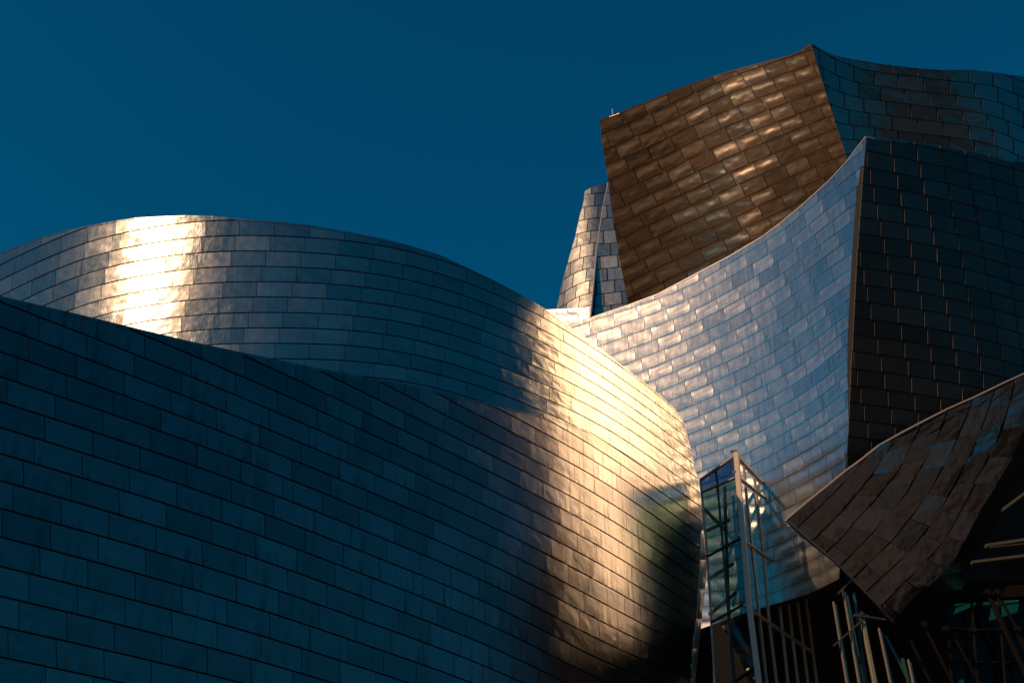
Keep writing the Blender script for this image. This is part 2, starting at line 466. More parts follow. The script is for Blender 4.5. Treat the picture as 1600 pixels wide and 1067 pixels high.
# ================================================================ OUTLINES (traced)
front_top = [(-800, 217), (0, 465), (100, 488), (200, 512), (300, 536), (380, 553), (480, 574), (600, 596), (690, 614), (770, 633), (820, 645), (852, 653), (885, 663), (919, 674)]
seam_row = [(919, 673.5), (950, 692.6), (1015, 735), (1064, 768), (1096, 791), (1130, 816)]
upper_top = [(-500, 680), (-60, 418), (0, 396), (25, 387), (63, 372), (103, 361.5), (138, 354), (183, 346), (210, 342), (234, 340.5), (288, 338), (333, 339), (378, 343.5),
             (432, 347), (480, 352.5), (542, 363.5), (596, 374), (638, 384.5), (686, 399.5), (735, 422), (773, 440), (812, 461), (852, 484), (886, 509),
             (917, 530), (951, 556), (985, 583), (1010, 601), (1041, 627), (1056, 642), (1064, 652), (1070, 668)]
right_edge = [(600, 1045), (640, 1056), (652, 1063), (672, 1071), (701, 1079), (725, 1084), (749, 1090), (777, 1095), (800, 1096), (830, 1095), (875, 1093.5), (931, 1090),
              (978, 1086), (1000, 1082.5), (1067, 1079), (1400, 1062)]
strip_edge = [(770, 1094), (800, 1100), (824, 1102.5), (875, 1105), (920, 1101.5), (963, 1097), (1000, 1093), (1067, 1086), (1400, 1066)]

# ================================================================ FRONT WING
Y_FRONT = 22.0
front = Sheet([0, 400, 600, 820, 950, 1095], [-2, 0, 2, 6, 10, 14, 19],
    [[160, 364, 484, 610, 692.6, 791], [237, 430, 542, 660, 733, 835], [315, 497, 599.5, 711, 783, 882], [471, 630, 716.5, 819, 888, 977],
     [627, 762, 841, 938, 1005, 1065], [793, 910, 980, 1067, 1125, 1155], [1025, 1113, 1165, 1235, 1280, 1275]],
    10, Y_FRONT, 62, [(-300, 80), (0, 76), (250, 73), (400, 66), (600, 53), (720, 45), (870, 34), (1000, 24), (1060, 15), (1095, 10)], uoff=-.22 * -15, shift=-.22, deg=3)
upper = Sheet([0, 130, 220, 318, 440, 640, 820, 950, 1095], [-12, -10, -8, -6, -4, -2, 0],
    [[414, 357, 334, 321, 321, 348, 421, 503, 607], [462, 405, 382.5, 370, 369, 393, 461, 540, 645], [510, 453, 431, 418.5, 416.5, 438, 501, 577, 683],
     [558, 501, 479, 467, 464, 483, 542.5, 612, 715], [606, 549, 527, 515, 512, 529, 587.5, 650, 751], [654, 597, 575, 563, 560, 575, 630, 692.6, 791],
     [702, 645, 623, 611, 608, 619, 673, 733, 835]],
    -6, 33.2, 264, [(-300, 26), (0, 33), (130, 41), (220, 47), (300, 52), (420, 55), (540, 54), (640, 49), (740, 43), (820, 38), (900, 33), (1000, 25), (1060, 15), (1095, 10)],
    uoff=-.125 * 10, shift=-.125, deg=5)
_up = upper.plan
upper.plan = lambda t: _up(t) * (1 + .35 * max(0, t + .03) ** 1.5)
def smooth(a, b, x):
    f = min(max((x - a) / (b - a), 0), 1); return f * f * (3 - 2 * f)
# plan of the front wing: walked back from where it joins the silver wing, turning gently
def front_plan():
    t1 = te(919, 674)[0]; Y = upper.Y(919, 674); T, D = [t1], [Y]; t = t1; h = .004
    ph = spline([-.6, -.3, -.12, 0, .08], [FRONT_PHI[0], FRONT_PHI[1], FRONT_PHI[2], FRONT_PHI[3], FRONT_PHI[4]])
    while t > -1.1:
        q = math.tan(R(ph(max(t, -.6)))); Y -= h * Y * q / (1 - t * q); t -= h; T.append(t); D.append(Y)
    return np.array(T[::-1]), np.array(D[::-1])
FRONT_PHI = (40, 43, 45, 48, 52)
_fT, _fD = front_plan()
def front_Y(x, y):   # beyond the join the front wing is the same surface as the silver wing
    t, e = te(x, y)
    if t >= _fT[-1]: return upper.plan(t)
    return float(np.interp(t, _fT, _fD)) - .12 * smooth(0, .04, _fT[-1] - t)
front.Y = front_Y
r_front = thing('gallery_wing', (-2, 30, 0), 'large dark blue curved titanium wing in the foreground, its right end glowing gold', 'building')
seamf = lin(seam_row); ftop = lin(front_top)
def front_cut(x, y): return (ftop(x) if x < 919 else seamf(x)) - y
tr = [front_cut, left_of(right_edge)]
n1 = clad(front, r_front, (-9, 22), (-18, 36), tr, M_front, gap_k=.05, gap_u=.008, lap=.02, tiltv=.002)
shell(front, r_front, -11, 30, -10, 44, 70, 44, tr + [ground_clip(front)], M_back)
coping(front, r_front, [p for p in front_top if p[0] > -200], M_front, w=.08, back=.4, out=.015)

# narrow end face of the wing
class EndFace:
    def __init__(s): s.a = spline(*zip(*right_edge[7:])); s.b = spline(*zip(*strip_edge))
    def xy(s, u, k):
        y = 782 + 46 * k; return s.a(y) + max(s.b(y) - s.a(y), .5) * u, y
    def P(s, x, y):
        a = s.a(y); b = max(s.b(y), a + .5); f = min(max((x - a) / (b - a), -.3), 1.3)
        return P3(x, y, front.Y(a, y) - .02 + .5 * f)
    def N(s, x, y):
        p = s.P(x, y); q = (s.P(x, y + 3) - p).cross(s.P(x + 1.5, y) - p).normalized()
        return q if q.dot(Vector((0, 0, EYE)) - p) > 0 else -q
endf = EndFace()
for k in range(0, 26):
    V, polys = patch(endf, 0, 1, k + .02, k + 1, 2, 3, [])
    px = [endf.xy(*p) for p in V]; vv = [endf.P(*p) for p in px]; nn = len(vv)
    if any(p.z < 0 for p in vv): break
    vv += [p - endf.N(*q) * .05 for p, q in zip(vv, px)]
    fc = [list(q) for q in polys] + [[j, i, i + nn, j + nn] for i, j in boundary(polys)]
    mk('edge_panel', vv, fc, M_edge, r_front, [True] * len(polys) + [False] * (len(fc) - len(polys)), [(p[0], 1 - (p[1] - k)) for p in V] * 2)

# ================================================================ UPPER WING
r_upper = thing('gallery_wing', (-5, 36, 0), 'long curved silver wing behind the dark one, bright sun glare near its left end', 'building')
utop = lin(upper_top)
def upper_cut(x, y): return utop(x) - y if x < 1070 else utop(1070) + (x - 1070) * 3.4 - y
fr_ov = [(x, y + min(50, max(3, (905 - x) * .35))) for x, y in front_top]
fovf = lin(fr_ov)
def upper_low(x, y): return y - (fovf(x) if x < 919 else seamf(x) - .4)
tr = [upper_cut, left_of(right_edge)]
n2 = clad(upper, r_upper, (-13, 6), (-30, 40), tr + [upper_low], M_upper, gap_k=.05, gap_u=.007, lap=.014, tiltv=.005)
shell(upper, r_upper, -26, 32, -13, 26, 60, 50, tr + [ground_clip(upper), lambda x, y: y - (seamf(x) - 1 if x > 915 else fovf(x) - (2 if x > 500 else -500))], M_back)
coping(upper, r_upper, [p for p in upper_top if p[0] > -100], M_upper, w=.06, back=.5, out=.015)

# ================================================================ BOWL TOWER
bowl_top = [(840, 503), (885, 501), (925, 496), (979, 478), (1027, 460), (1080, 432), (1139, 401), (1190, 370.6), (1218, 350), (1254, 320), (1295, 283), (1322, 254), (1339, 231), (1353, 213.5), (1375, 190)]
bowl_right = [(150, 1358), (213, 1353.5), (233, 1352), (279, 1347.5), (320, 1345), (387, 1340), (480, 1335), (574, 1330), (660, 1326), (724, 1322), (734, 1321), (800, 1317), (905, 1311), (960, 1308)]
bowl_bot = [(840, 1070), (1050, 998), (1165, 957), (1268, 926), (1311, 904), (1330, 895)]
kk = [-8, -4, 0, 7, 11, 16, 19]
def col(r0, r7, r11, r16, r19, a=None, b=None): return [r0 - (r7 - r0) / 7 * 8, r0 - (r7 - r0) / 7 * 4, r0, r7, r11, r16, r19]
cols = [col(516, 665, 750, 857, 921), col(475.5, 623, 708, 817, 882), col(444.5, 590, 676.5, 784, 847), col(392, 547, 636, 751, 821), col(353, 512, 605, 719, 792),
        col(307, 472, 566, 686, 762), col(270, 439, 527, 654, 733)]
bowl = Sheet([880, 1000, 1080, 1172, 1232, 1289, 1335], kk, [list(r) for r in zip(*cols)], 7, 49.0, 932.5,
    [(880, 39), (970, 37), (1080, 34), (1163, 32.5), (1200, 30.5), (1256, 28.5), (1335, 25), (1400, 22)], uoff=-.27, shift=.27, lean_px=1.0, kl=1, deg=4, L=.0)
r_bowl = thing('tower_block', (11, 40, 0), 'concave silver blue titanium tower with its sharp vertical corner and dark right face', 'building')
tr = [below(bowl_top), left_of(bowl_right), above(bowl_bot), lambda x, y: 868 - x]
lu = above([(840, 560), (891, 560), (950, 600), (1010, 645), (1050, 700), (1075, 770), (1082, 1060), (1400, 1060)])
n3 = clad(bowl, r_bowl, (-12, 26), (-4, 26), tr + [lu], M_bowl, edge_mat=M_lit_edge, gap_k=.024, gap_u=.009, lap=.014, tiltv=.006)
hid = above([(840, 558), (891, 558), (950, 598), (1010, 643), (1050, 698), (1075, 768), (1082, 1058), (1400, 1058)])
clad(bowl, r_bowl, (-4, 26), (-4, 12), tr + [lambda x, y: -hid(x, y)], M_bowl, cap=0, gap_k=.024, gap_u=.009, lap=.014, tiltv=.006)
shell(bowl, r_bowl, -3, 24, -12, 28, 54, 44, tr + [left_of([(a, b - 24) for a, b in bowl_right])], M_back, thick=.4)
coping(bowl, r_bowl, bowl_top[2:-1], M_edge, w=.05, back=.4, out=.02)

# dark right face of the same tower
face_top = [(1345, 213), (1353, 214), (1392, 219.6), (1430, 224), (1468, 229), (1498, 235), (1540, 242), (1560, 249), (1600, 254.6), (1760, 290)]
dk = [0, 7, 14, 21]
dface = Sheet([1340, 1390, 1430, 1470, 1510, 1540, 1600], dk,
    [[233, 242.6, 251.6, 259.5, 269, 277, 294], [417, 424, 429.5, 437.5, 446, 454, 472], [603, 609, 615, 621, 628, 634, 648], [790, 796, 801, 806, 812, 817, 829]],
    7, 36.8, 1390.5, [(1340, 43), (1400, 42), (1470, 39), (1540, 37), (1600, 35), (1800, 30)], uoff=.127, shift=.127, deg=3, L=-.22)
fit_edge(dface, bowl, (1351, 240), (1325, 680))
tr = [below(face_top), right_of(bowl_right), lambda x, y: x - 1850]
n4 = clad(dface, r_bowl, (-3, 20), (-6, 14), tr + [above([(1300, 790), (1345, 760), (1400, 735), (1480, 690), (1600, 640), (1850, 640)])], M_dark, gap_k=.05, gap_u=.02, lap=.02, tiltv=.004, edge_mat=M_lit_edge_dull, proud=.024, thick=.05, name='dark_panel')
shell(dface, r_bowl, -5, 14, -4, 26, 38, 30, tr + [lambda x, y: y - 905], M_back, thick=.4)
coping(dface, r_bowl, [(1362, 215.2)] + face_top[2:-1], M_teal, w=.07, back=.5, out=.02)

# ================================================================ HIGH TOWER (brown face and teal face)
high_top = [(900, 199), (937, 188), (973, 174.4), (1009, 160), (1060, 139), (1120, 118), (1154, 108.4), (1204, 95), (1233, 88), (1250, 81), (1267.6, 69.3), (1300, 60)]
high_left = [(150, 932), (188, 937), (239, 943), (282, 950), (300, 952), (356, 960), (410, 969), (462, 979), (560, 996)]
high_right = [(40, 1259), (69, 1267.6), (85, 1272), (141, 1289), (190, 1304), (235, 1319), (254, 1324), (420, 1374)]
_hl = spline([.06, .15, .24, .31, .38], [-1.02, -.90, -.48, -.60, -.70])
def high_L(t): return _hl(t)
high = Sheet([940, 1009, 1120, 1275, 1330], [-3, 0, 4, 9, 14],
    [[134, 105, 56.5, 6, -11], [210, 180.3, 130, 75, 56], [311, 281, 229, 167, 146], [437, 402, 352, 282, 259], [563, 530, 475, 397, 372]],
    4, 53.0, 1032.4, [(900, 37), (1032, 36), (1177, 34), (1210, 32), (1330, 30)], uoff=-.16, shift=.16, lean_px=9, kl=1, deg=2, L=high_L)
r_high = thing('tower_block', (15, 48, 0), 'highest leaning tower at top right, brown dented face turned left and teal face turned right', 'building')
tr = [below(high_top), right_of(high_left), left_of(high_right)]
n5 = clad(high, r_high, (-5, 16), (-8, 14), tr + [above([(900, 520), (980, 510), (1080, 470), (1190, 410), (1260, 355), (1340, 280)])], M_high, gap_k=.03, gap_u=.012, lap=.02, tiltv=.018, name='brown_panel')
shell(high, r_high, -8, 14, -5, 18, 44, 40, tr + [left_of([(a, b - 7) for a, b in high_right])] + [lambda x, y: y - 560], M_back, thick=.4)
coping(high, r_high, high_top[1:-1], M_high, w=.06, back=.4, out=.02)

teal_top = [(1262, 62), (1267.6, 69.3), (1290, 82), (1304, 88), (1330, 93.5), (1380, 102), (1422, 107), (1471, 111), (1518, 110.4), (1559, 115.4), (1600, 121), (1850, 170)]
tk = [-2, 0, 4, 8]
teal = Sheet([1268, 1304, 1335, 1380, 1432, 1515, 1554, 1600], tk,
    [[24, 44, 56, 70, 76, 85, 90, 104.5], [72, 92, 105, 114, 120.5, 130, 136, 152.5], [170, 190, 196, 202, 208.5, 219, 228, 248], [268, 286, 289, 291, 297, 308, 320, 344]],
    2, 45.0, 1443, [(1260, 22), (1300, 26), (1380, 36), (1443, 41), (1515, 39), (1563, 32), (1600, 30), (1800, 25)], uoff=0, shift=.25, deg=3, L=.02)
fit_edge(teal, high, (1270, 78), (1315, 222))
tr = [below(teal_top), right_of(high_right), lambda x, y: x - 1850]
n6 = clad(teal, r_high, (-4, 9), (-8, 12), tr + [above([(1260, 290), (1360, 260), (1600, 290), (1850, 330)])], M_teal, gap_k=.04, gap_u=.02, lap=.02, tiltv=.008, edge_mat=M_lit_edge_dull, proud=.024, thick=.05, name='teal_panel')
shell(teal, r_high, -8, 12, -4, 18, 40, 24, tr + [lambda x, y: y - 420], M_back, thick=.4)
coping(teal, r_high, teal_top[1:-1], M_teal, w=.07, back=.5, out=.02)

# lightning rod on the corner
r = thing('lightning_rod', P3(957, 187, high.Y(957, 187)), 'thin white rod standing on the left corner of the brown tower', 'rod')
mb = MB(); a = high.P(957.5, 187) ; mb.bar(a, a + Vector((0, 0, .75)), .035, .035); mb.build('rod', plain('white_rod', (.7, .7, .7), .4), r)
mb = MB(); mb.bar(high.P(952, 183), high.P(968, 177.5), .05, .05); mb.build('base_rail', M_edge, r)

# ================================================================ SMALL TOWER BEHIND
small_left = [(260, 922), (286, 915.5), (299, 914), (315, 912), (337, 906), (367, 899.6), (387, 894), (407, 888), (430, 881.6), (457, 875), (481, 870), (540, 857)]
ridge = [(270, 955), (287, 951), (326, 942), (396, 932), (484, 924), (560, 916)]
srow = [[275, 268, 264.5, 262, 261], [300, 290, 286, 284, 282], [495, 476, 464, 456, 452], [552, 530, 516, 505, 500]]
small = Sheet([868, 890, 910, 930, 950], [-1, 0, 9, 12], [[278, 270, 266, 263.5, 262], [299, 290, 285.5, 283, 281], [486, 471, 461, 456, 453], [548, 531, 520, 514, 511]],
    5, 62.0, 868, [(860, 9), (880, 15), (900, 20), (960, 24)], shift=.3, lean_px=-1.5, kl=5, deg=2, L=.2)
r_small = thing('tower_block', (5, 62, 0), 'small pale ribbed tower between the silver wing and the brown tower, ridge down its middle', 'building')
tr = [right_of(small_left), left_of(ridge), below([(900, 306), (914, 299), (928, 291), (943.5, 287), (960, 285)])]
clad(small, r_small, (-1, 12), (-2, 9), tr + [above([(800, 530), (1000, 530)])], M_small, gap_k=.04, gap_u=.03, lap=.02, tiltv=.01)
shell(small, r_small, -2, 9, -1, 14, 20, 20, tr, M_back, thick=.3)
small2 = Sheet([915, 940, 990], [-1, 0, 9, 12], [[264, 262, 258], [284, 282, 278], [462, 459, 453], [520, 517, 511]],
    5, 60.5, 930, [(900, 28), (1000, 28)], shift=.37, lean_px=1, kl=5, deg=2, L=.05)
Yb = small.Y(935, 400); small2.co = [c * Yb / small2.Y(935, 400) for c in small2.co]
tr = [right_of(ridge), lambda x, y: x - 1010, below([(900, 300), (943, 289), (1000, 287)])]
clad(small2, r_small, (-1, 12), (-9, 6), tr + [above([(800, 530), (1100, 530)])], M_small, gap_k=.04, gap_u=.03, lap=.02, tiltv=.02)
shell(small2, r_small, -5, 6, -1, 14, 12, 20, tr, M_back, thick=.3)
mb = MB(); rp = [(287, 950.5), (326, 942), (396, 932), (440, 928), (484, 924), (520, 920)]
for (y0, x0), (y1, x1) in zip(rp[:-1], rp[1:]): mb.bar(small.P(x0, y0) - Vector((0, .04, 0)), small.P(x1, y1) - Vector((0, .04, 0)), .09, .09)
mb.build('ridge_flashing', M_edge, r_small)

# ================================================================ PARAPET between wing and tower
r_par = thing('parapet', P3(890, 500, 47.5), 'short bright parapet box between the silver wing and the concave tower', 'parapet')
Yp = 49.9
quad = [((851, 484), (868, 483.2)), ((868, 483.2), (886, 482.3)), ((886, 482.3), (904, 481.2)), ((904, 481.2), (920, 480))]
for (a, b) in quad:
    lo = lambda x: 500 if x < 900 else 498.5
    p = [P3(a[0] + .3, a[1], Yp - (a[0] - 851) * .02), P3(b[0] - .3, b[1], Yp - (b[0] - 851) * .02), P3(b[0] - .3, 501, Yp - (b[0] - 851) * .02), P3(a[0] + .3, 501, Yp - (a[0] - 851) * .02)]
    p[2].x, p[2].y = p[1].x, p[1].y; p[3].x, p[3].y = p[0].x, p[0].y
    q = [v + Vector((0, .9, 0)) for v in p]
    mk('parapet_panel', p + q, [[0, 1, 2, 3], [7, 6, 5, 4], [0, 4, 5, 1], [1, 5, 6, 2], [2, 6, 7, 3], [3, 7, 4, 0]], M_bowl, r_par, uvs=[(0, 1), (1, 1), (1, 0), (0, 0)] * 2)
# ================================================================ SWEPT CANOPY (tail)
tail_lines = [
    [(1228, 812), (1257, 787.5), (1287.5, 763), (1319.5, 737), (1343, 720)],
    [(1243, 826), (1262, 807), (1294, 777), (1323, 747), (1364, 702)],
    [(1266, 845), (1284, 828), (1311, 801), (1338, 769), (1368.5, 730), (1395, 687.5)],
    [(1289, 863), (1307.7, 845), (1329.6, 821), (1358, 789), (1378.6, 765.5), (1400, 735), (1435.5, 668)],
    [(1311, 883), (1331, 863), (1358, 836), (1383, 804), (1402.5, 784), (1425, 754), (1438, 728), (1454, 700), (1478, 644)],
    [(1331.6, 902), (1365, 870), (1398.7, 835), (1425, 803), (1443.7, 777), (1460.6, 748), (1485, 704), (1518.7, 624.5)],
    [(1351, 924), (1376, 902), (1400.6, 878), (1442, 833), (1460.6, 807), (1475.6, 782.5), (1500, 737.5), (1518.7, 700), (1551.7, 611)],
    [(1373, 948), (1398, 923), (1421, 898.6), (1455, 865), (1481, 831), (1496, 805), (1518.7, 762), (1533.7, 732), (1550.5, 700), (1584.7, 594.5)],
    [(1395, 970), (1416, 947), (1439, 922), (1469.6, 898), (1496, 867), (1507, 843), (1526.5, 806), (1553, 762), (1579, 714), (1600, 666), (1622, 580)]]
class Tail:
    def __init__(s):
        s.px = []; M = 9
        rx, ry = [], []
        for l in tail_lines:
            d = [0]
            for a, b in zip(l[:-1], l[1:]): d.append(d[-1] + math.hypot(b[0] - a[0], b[1] - a[1]))
            fx, fy = spline(d, [p[0] for p in l]), spline(d, [p[1] for p in l])
            rx.append([fx(d[-1] * i / (M - 1)) for i in range(M)]); ry.append([fy(d[-1] * i / (M - 1)) for i in range(M)])
        ts = [i / (M - 1) for i in range(M)]; ks = list(range(len(tail_lines)))
        s.fx = table2(ts, ks, rx); s.fy = table2(ts, ks, ry)
    def xy(s, u, k): return s.fx(u, k), s.fy(u, k)
    def Y(s, x, y):   # a sheet that hangs out towards the viewer to the right and curls under at its tip
        t, e = te(x, y)
        a = (x - 1228) / 380.0; c = (y - 640) / 330.0
        return 33.6 + 3.0 * a + 1.6 * a * a + 2.6 * c + .8 * c * c
    def P(s, x, y): return P3(x, y, s.Y(x, y))
    N = Sheet.N
tail = Tail()
r_tail = thing('canopy', P3(1400, 850, 33), 'dark brown swept canopy like a fish tail, its point hanging at lower right', 'canopy')
for k in range(8):
    nn = [3, 4, 5, 6, 7, 7, 8, 9][k]; off = random.uniform(.2, .8)
    cuts = [0] + [min(1, (i + off) / nn) for i in range(nn)] + [1]
    for a, b in zip(cuts[:-1], cuts[1:]):
        if b - a < .02: continue
        V, polys = patch(tail, a + .0006, b - .0006, k + .085, k + .99, 3, 2, [])
        px = [tail.xy(*p) for p in V]; g1, g2 = random.gauss(0, .05), random.gauss(0, .025)
        vv = [tail.P(x, y) + tail.N(x, y) * (.03 * (p[1] - k) + g1 * ((p[0] - a) / (b - a) - .5) + g2 * (p[1] - k - .5)) for (x, y), p in zip(px, V)]
        n0 = len(vv); uvs = [((p[0] - a) / (b - a), 1 - (p[1] - k)) for p in V]
        be = boundary(polys); ring = {}
        for e in be:
            for i in e:
                if i not in ring:
                    ring[i] = len(vv); vv += [vv[i].copy(), vv[i] - tail.N(*px[i]) * .04]; uvs += [uvs[i], uvs[i]]
        fc = [list(q) for q in polys] + [[ring[j], ring[i], ring[i] + 1, ring[j] + 1] for i, j in be]
        p0, p1, p2 = (vv[i] for i in fc[0][:3])
        if (p1 - p0).cross(p2 - p0).dot(Vector((0, 0, EYE)) - p0) < 0: fc = [q[::-1] for q in fc]
        mk('tail_panel', vv, fc, M_tail, r_tail, [True] * len(polys) + [False] * len(be), uvs)
V, polys = patch(tail, 0, 1, 0, 8, 16, 10, [])
px = [tail.xy(*p) for p in V]; fr = [tail.P(*p) - tail.N(*p) * .05 for p in px]; bk = [tail.P(*p) + Vector((.35, .9, .12)) for p in px]
n = len(V)
mk('tail_core', fr + bk, [list(q) for q in polys] + [[i + n for i in q[::-1]] for q in polys] + [[j, i, i + n, j + n] for i, j in boundary(polys)], M_back, r_tail)
mb = MB(); tl = [(1228, 812), (1257, 787.5), (1287.5, 763), (1319.5, 737), (1343, 720), (1372.5, 696.5), (1410, 675.5), (1447.5, 656), (1480, 639.5), (1521, 621.5), (1567.5, 599), (1605, 582)]
for a, b in zip(tl[:-1], tl[1:]): mb.bar(tail.P(*a), tail.P(*b), .055, .12)
mb.build('edge_trim', M_steel, r_tail)
mb = MB(); tl = [(1228, 812), (1266, 845), (1311, 883), (1351, 924), (1395, 970)]
for a, b in zip(tl[:-1], tl[1:]): mb.bar(tail.P(*a), tail.P(*b), .045, .1)
mb.build('edge_trim', M_edge, r_tail)
# soffit: the dark underside that turns back from the long curved edge
lower = [(1395, 970), (1439, 922), (1469.6, 898), (1496, 867), (1507, 843), (1526.5, 806), (1553, 762), (1579, 714), (1600, 666), (1622, 580)]
back = [(1402, 972), (1462, 955), (1500, 925), (1520, 889), (1542, 850), (1566, 810), (1584, 778), (1600, 744), (1630, 680), (1660, 600)]
A = [tail.P(*p) + Vector((.0, .06, 0)) for p in lower]; B = [P3(p[0], p[1], tail.Y(*q) + 2.2) for p, q in zip(back, lower)]
m = len(A); vv = A + B + [p + Vector((.05, .12, .1)) for p in A + B]; fc = []
for i in range(m - 1): fc += [[i, i + 1, m + i + 1, m + i], [2*m + i, 3*m + i, 3*m + i + 1, 2*m + i + 1]]
for i in range(m - 1): fc += [[i, 2*m + i, 2*m + i + 1, i + 1], [m + i, m + i + 1, 3*m + i + 1, 3*m + i]]
mk('soffit', vv, fc, M_tail, r_tail)

# ================================================================ GLASS TOWER
class Plane2:
    def __init__(s, A, B): s.A = A; s.d = (B[0] - A[0], B[1] - A[1])
    def Y(s, x, y):
        t, _ = te(x, y); (ax, ay), (dx, dy) = s.A, s.d
        q = (t * ay - ax) / (dx - t * dy); return ay + q * dy
    def P(s, x, y): return P3(x, y, s.Y(x, y))
tc, _ = te(1150, 800); YC = 39.6; C0 = (tc * YC, YC)
gl = Plane2(C0, (C0[0] - .85, C0[1] + 1.78)); gr = Plane2(C0, (C0[0] + 2.25, C0[1] + 3.5))
r_glass = thing('glass_tower', (C0[0], YC, 0), 'glazed stair tower with a pale steel corner post between the gold edge and concave tower', 'tower')
def glazing(pl, quads, mat, name='glass_pane'):
    for q in quads:
        p = [pl.P(*v) for v in q]; nrm = (p[1] - p[0]).cross(p[3] - p[0]).normalized() * .02
        mk(name, p + [v + nrm for v in p], [[0, 1, 2, 3], [7, 6, 5, 4], [0, 4, 5, 1], [1, 5, 6, 2], [2, 6, 7, 3], [3, 7, 4, 0]], mat, r_glass)
def member(name, pl, a, b, w, d, mat, root=None, dy=0.0):
    mb = MB(); mb.bar(pl.P(*a) + Vector((0, dy, 0)), pl.P(*b) + Vector((0, dy, 0)), w, d); return mb.build(name, mat, root or r_glass)
def ext(a, b, y):  # carry a member on down the picture
    return (a[0] + (b[0] - a[0]) * (y - a[1]) / (b[1] - a[1]), y)
LOW = 1380
# left side lines (x at y): edge, mullion, corner
eL = lin([(749, 1094.5), (850, 1104), (981, 1112), (1067, 1117), (1400, 1140)])
mL = lin([(732, 1118), (763, 1121.5), (847, 1129), (934, 1136), (1067, 1147), (1400, 1172)])
cL = lin([(711, 1146), (745, 1149), (840, 1157), (947, 1166), (1063, 1181), (1400, 1213)])
hl = [(749.5, 711.5), (770, 747), (875, 845), (981, 951), (1100, 1062), (1240, 1190), (1390, 1330)]      # y at the left edge, y at the corner
xe0, xe1 = 1096, 1148
def hy(j, x, y0):
    a, b = hl[j]; return a + (b - a) * (x - 1096) / (1150 - 1096)
def cross(fx, j):
    y = hl[j][0]
    for _ in range(6): y = hy(j, fx(y), y)
    return (fx(y), y)
LX = [eL, mL, cL]
for j in range(len(hl) - 1):
    for i in range(2):
        q = [cross(LX[i], j), cross(LX[i+1], j), cross(LX[i+1], j+1), cross(LX[i], j+1)]
        glazing(gl, [q], M_glass_blue if j == 0 else M_glass_green)
for i, nm in enumerate(['edge_post', 'mullion']):
    a, b = cross(LX[i], 0), cross(LX[i], 6)
    pts = [cross(LX[i], j) for j in range(7)]; mb = MB()
    for a, b in zip(pts[:-1], pts[1:]): mb.bar(gl.P(*a), gl.P(*b), .07, .12)
    mb.build(nm, M_steel if i == 0 else M_steel_dark, r_glass)
for j in range(len(hl) - 1):
    member('transom', gl, cross(eL, j), cross(cL, j), .05 if j else .08, .12, M_steel if j < 2 else M_steel_dark, dy=-.05)
# corner post: broad light steel column with a bracket at each floor
mb = MB()
pts = [(cL(y) + 3.4, y) for y in (709, 745, 840, 947, 1063, 1240, 1390)]
for a, b in zip(pts[:-1], pts[1:]): mb.bar(gl.P(*a) + Vector((0, -.12, 0)), gl.P(*b) + Vector((0, -.12, 0)), .19, .16, face=Vector((-.35, -1, 0)).normalized())
mb.build('corner_post', M_post_pale, r_glass)
for y in (709, 741, 840, 948, 1062, 1190):
    mb = MB(); c = gl.P(cL(y) + .5, y) + Vector((-.02, -.2, 0)); mb.box(c, .26, .16, .07); mb.box(c + Vector((.06, .1, -.05)), .12, .2, .05)
    mb.build('bracket', M_edge, r_glass)
# right side
rm = [lin([(711, 1152), (840, 1164), (947, 1172), (1063, 1187), (1400, 1222)]), lin([(723.5, 1161.6), (807, 1169.5), (950, 1185), (1067, 1198), (1400, 1233)]),
      lin([(741.7, 1178), (803, 1187), (956, 1200), (1067, 1214), (1400, 1253)]), lin([(760, 1194), (832, 1205), (956, 1220), (1067, 1231), (1400, 1268)]),
      lin([(774, 1209), (883, 1225), (1067, 1247), (1400, 1288)]), lin([(800, 1226), (930, 1245), (1067, 1263), (1400, 1303)]), lin([(830, 1245), (1000, 1268), (1067, 1277), (1400, 1318)])]
rh = [(709, 774, 1147, 1209), (741, 792, 1147, 1212), (841, 892, 1156, 1225), (949, 1019, 1165, 1270), (1062, 1150, 1181, 1290), (1200, 1300, 1195, 1300), (1340, 1450, 1210, 1320)]
def rcross(fx, j):
    a, b, xa, xb = rh[j]; y = a
    for _ in range(8): y = a + (b - a) * (fx(y) - xa) / (xb - xa)
    return (fx(y), y)
for j in range(len(rh) - 1):
    for i in range(len(rm) - 1):
        if j < 2 and i > 3: continue
        q = [rcross(rm[i], j), rcross(rm[i+1], j), rcross(rm[i+1], j+1), rcross(rm[i], j+1)]
        glazing(gr, [q], M_glass)
for i, fx in enumerate(rm[1:]):
    pts = [rcross(fx, j) for j in range(0 if i < 4 else 2, 7)]; mb = MB()
    for a, b in zip(pts[:-1], pts[1:]): mb.bar(gr.P(*a), gr.P(*b), .055, .11, face=Vector((.5, -.8, 0)).normalized())
    mb.build('mullion', M_steel, r_glass)
for j in range(len(rh) - 1):
    last = rm[4] if j < 2 else rm[6]
    member('transom', gr, rcross(rm[0], j), rcross(last, j), .09 if j == 0 else .06, .12, M_steel, dy=-.06)
for a, b in (((1098, 792), (1135, 830)), ((1102, 830), (1140, 812)), ((1106, 905), (1146, 880)), ((1132, 760), (1140, 1000)), ((1108, 960), (1150, 925))):
    mb = MB(); mb.bar(P3(*a, 43.0), P3(*b, 43.0), .12, .12); mb.build('stair_brace', M_steel_dark, r_glass)
r_lamp = thing('wall_lamp', P3(1169, 1046, 42.0), 'tiny warm lamp glowing behind the lower glass of the stair tower', 'lamp')
me, n_, b_ = new_mat('lamp_glow'); b_.inputs['Emission Color'].default_value = (1, .62, .2, 1); b_.inputs['Emission Strength'].default_value = 1.5
mb = MB(); c = P3(1169, 1046, 41.2)
ring = []; ff = []
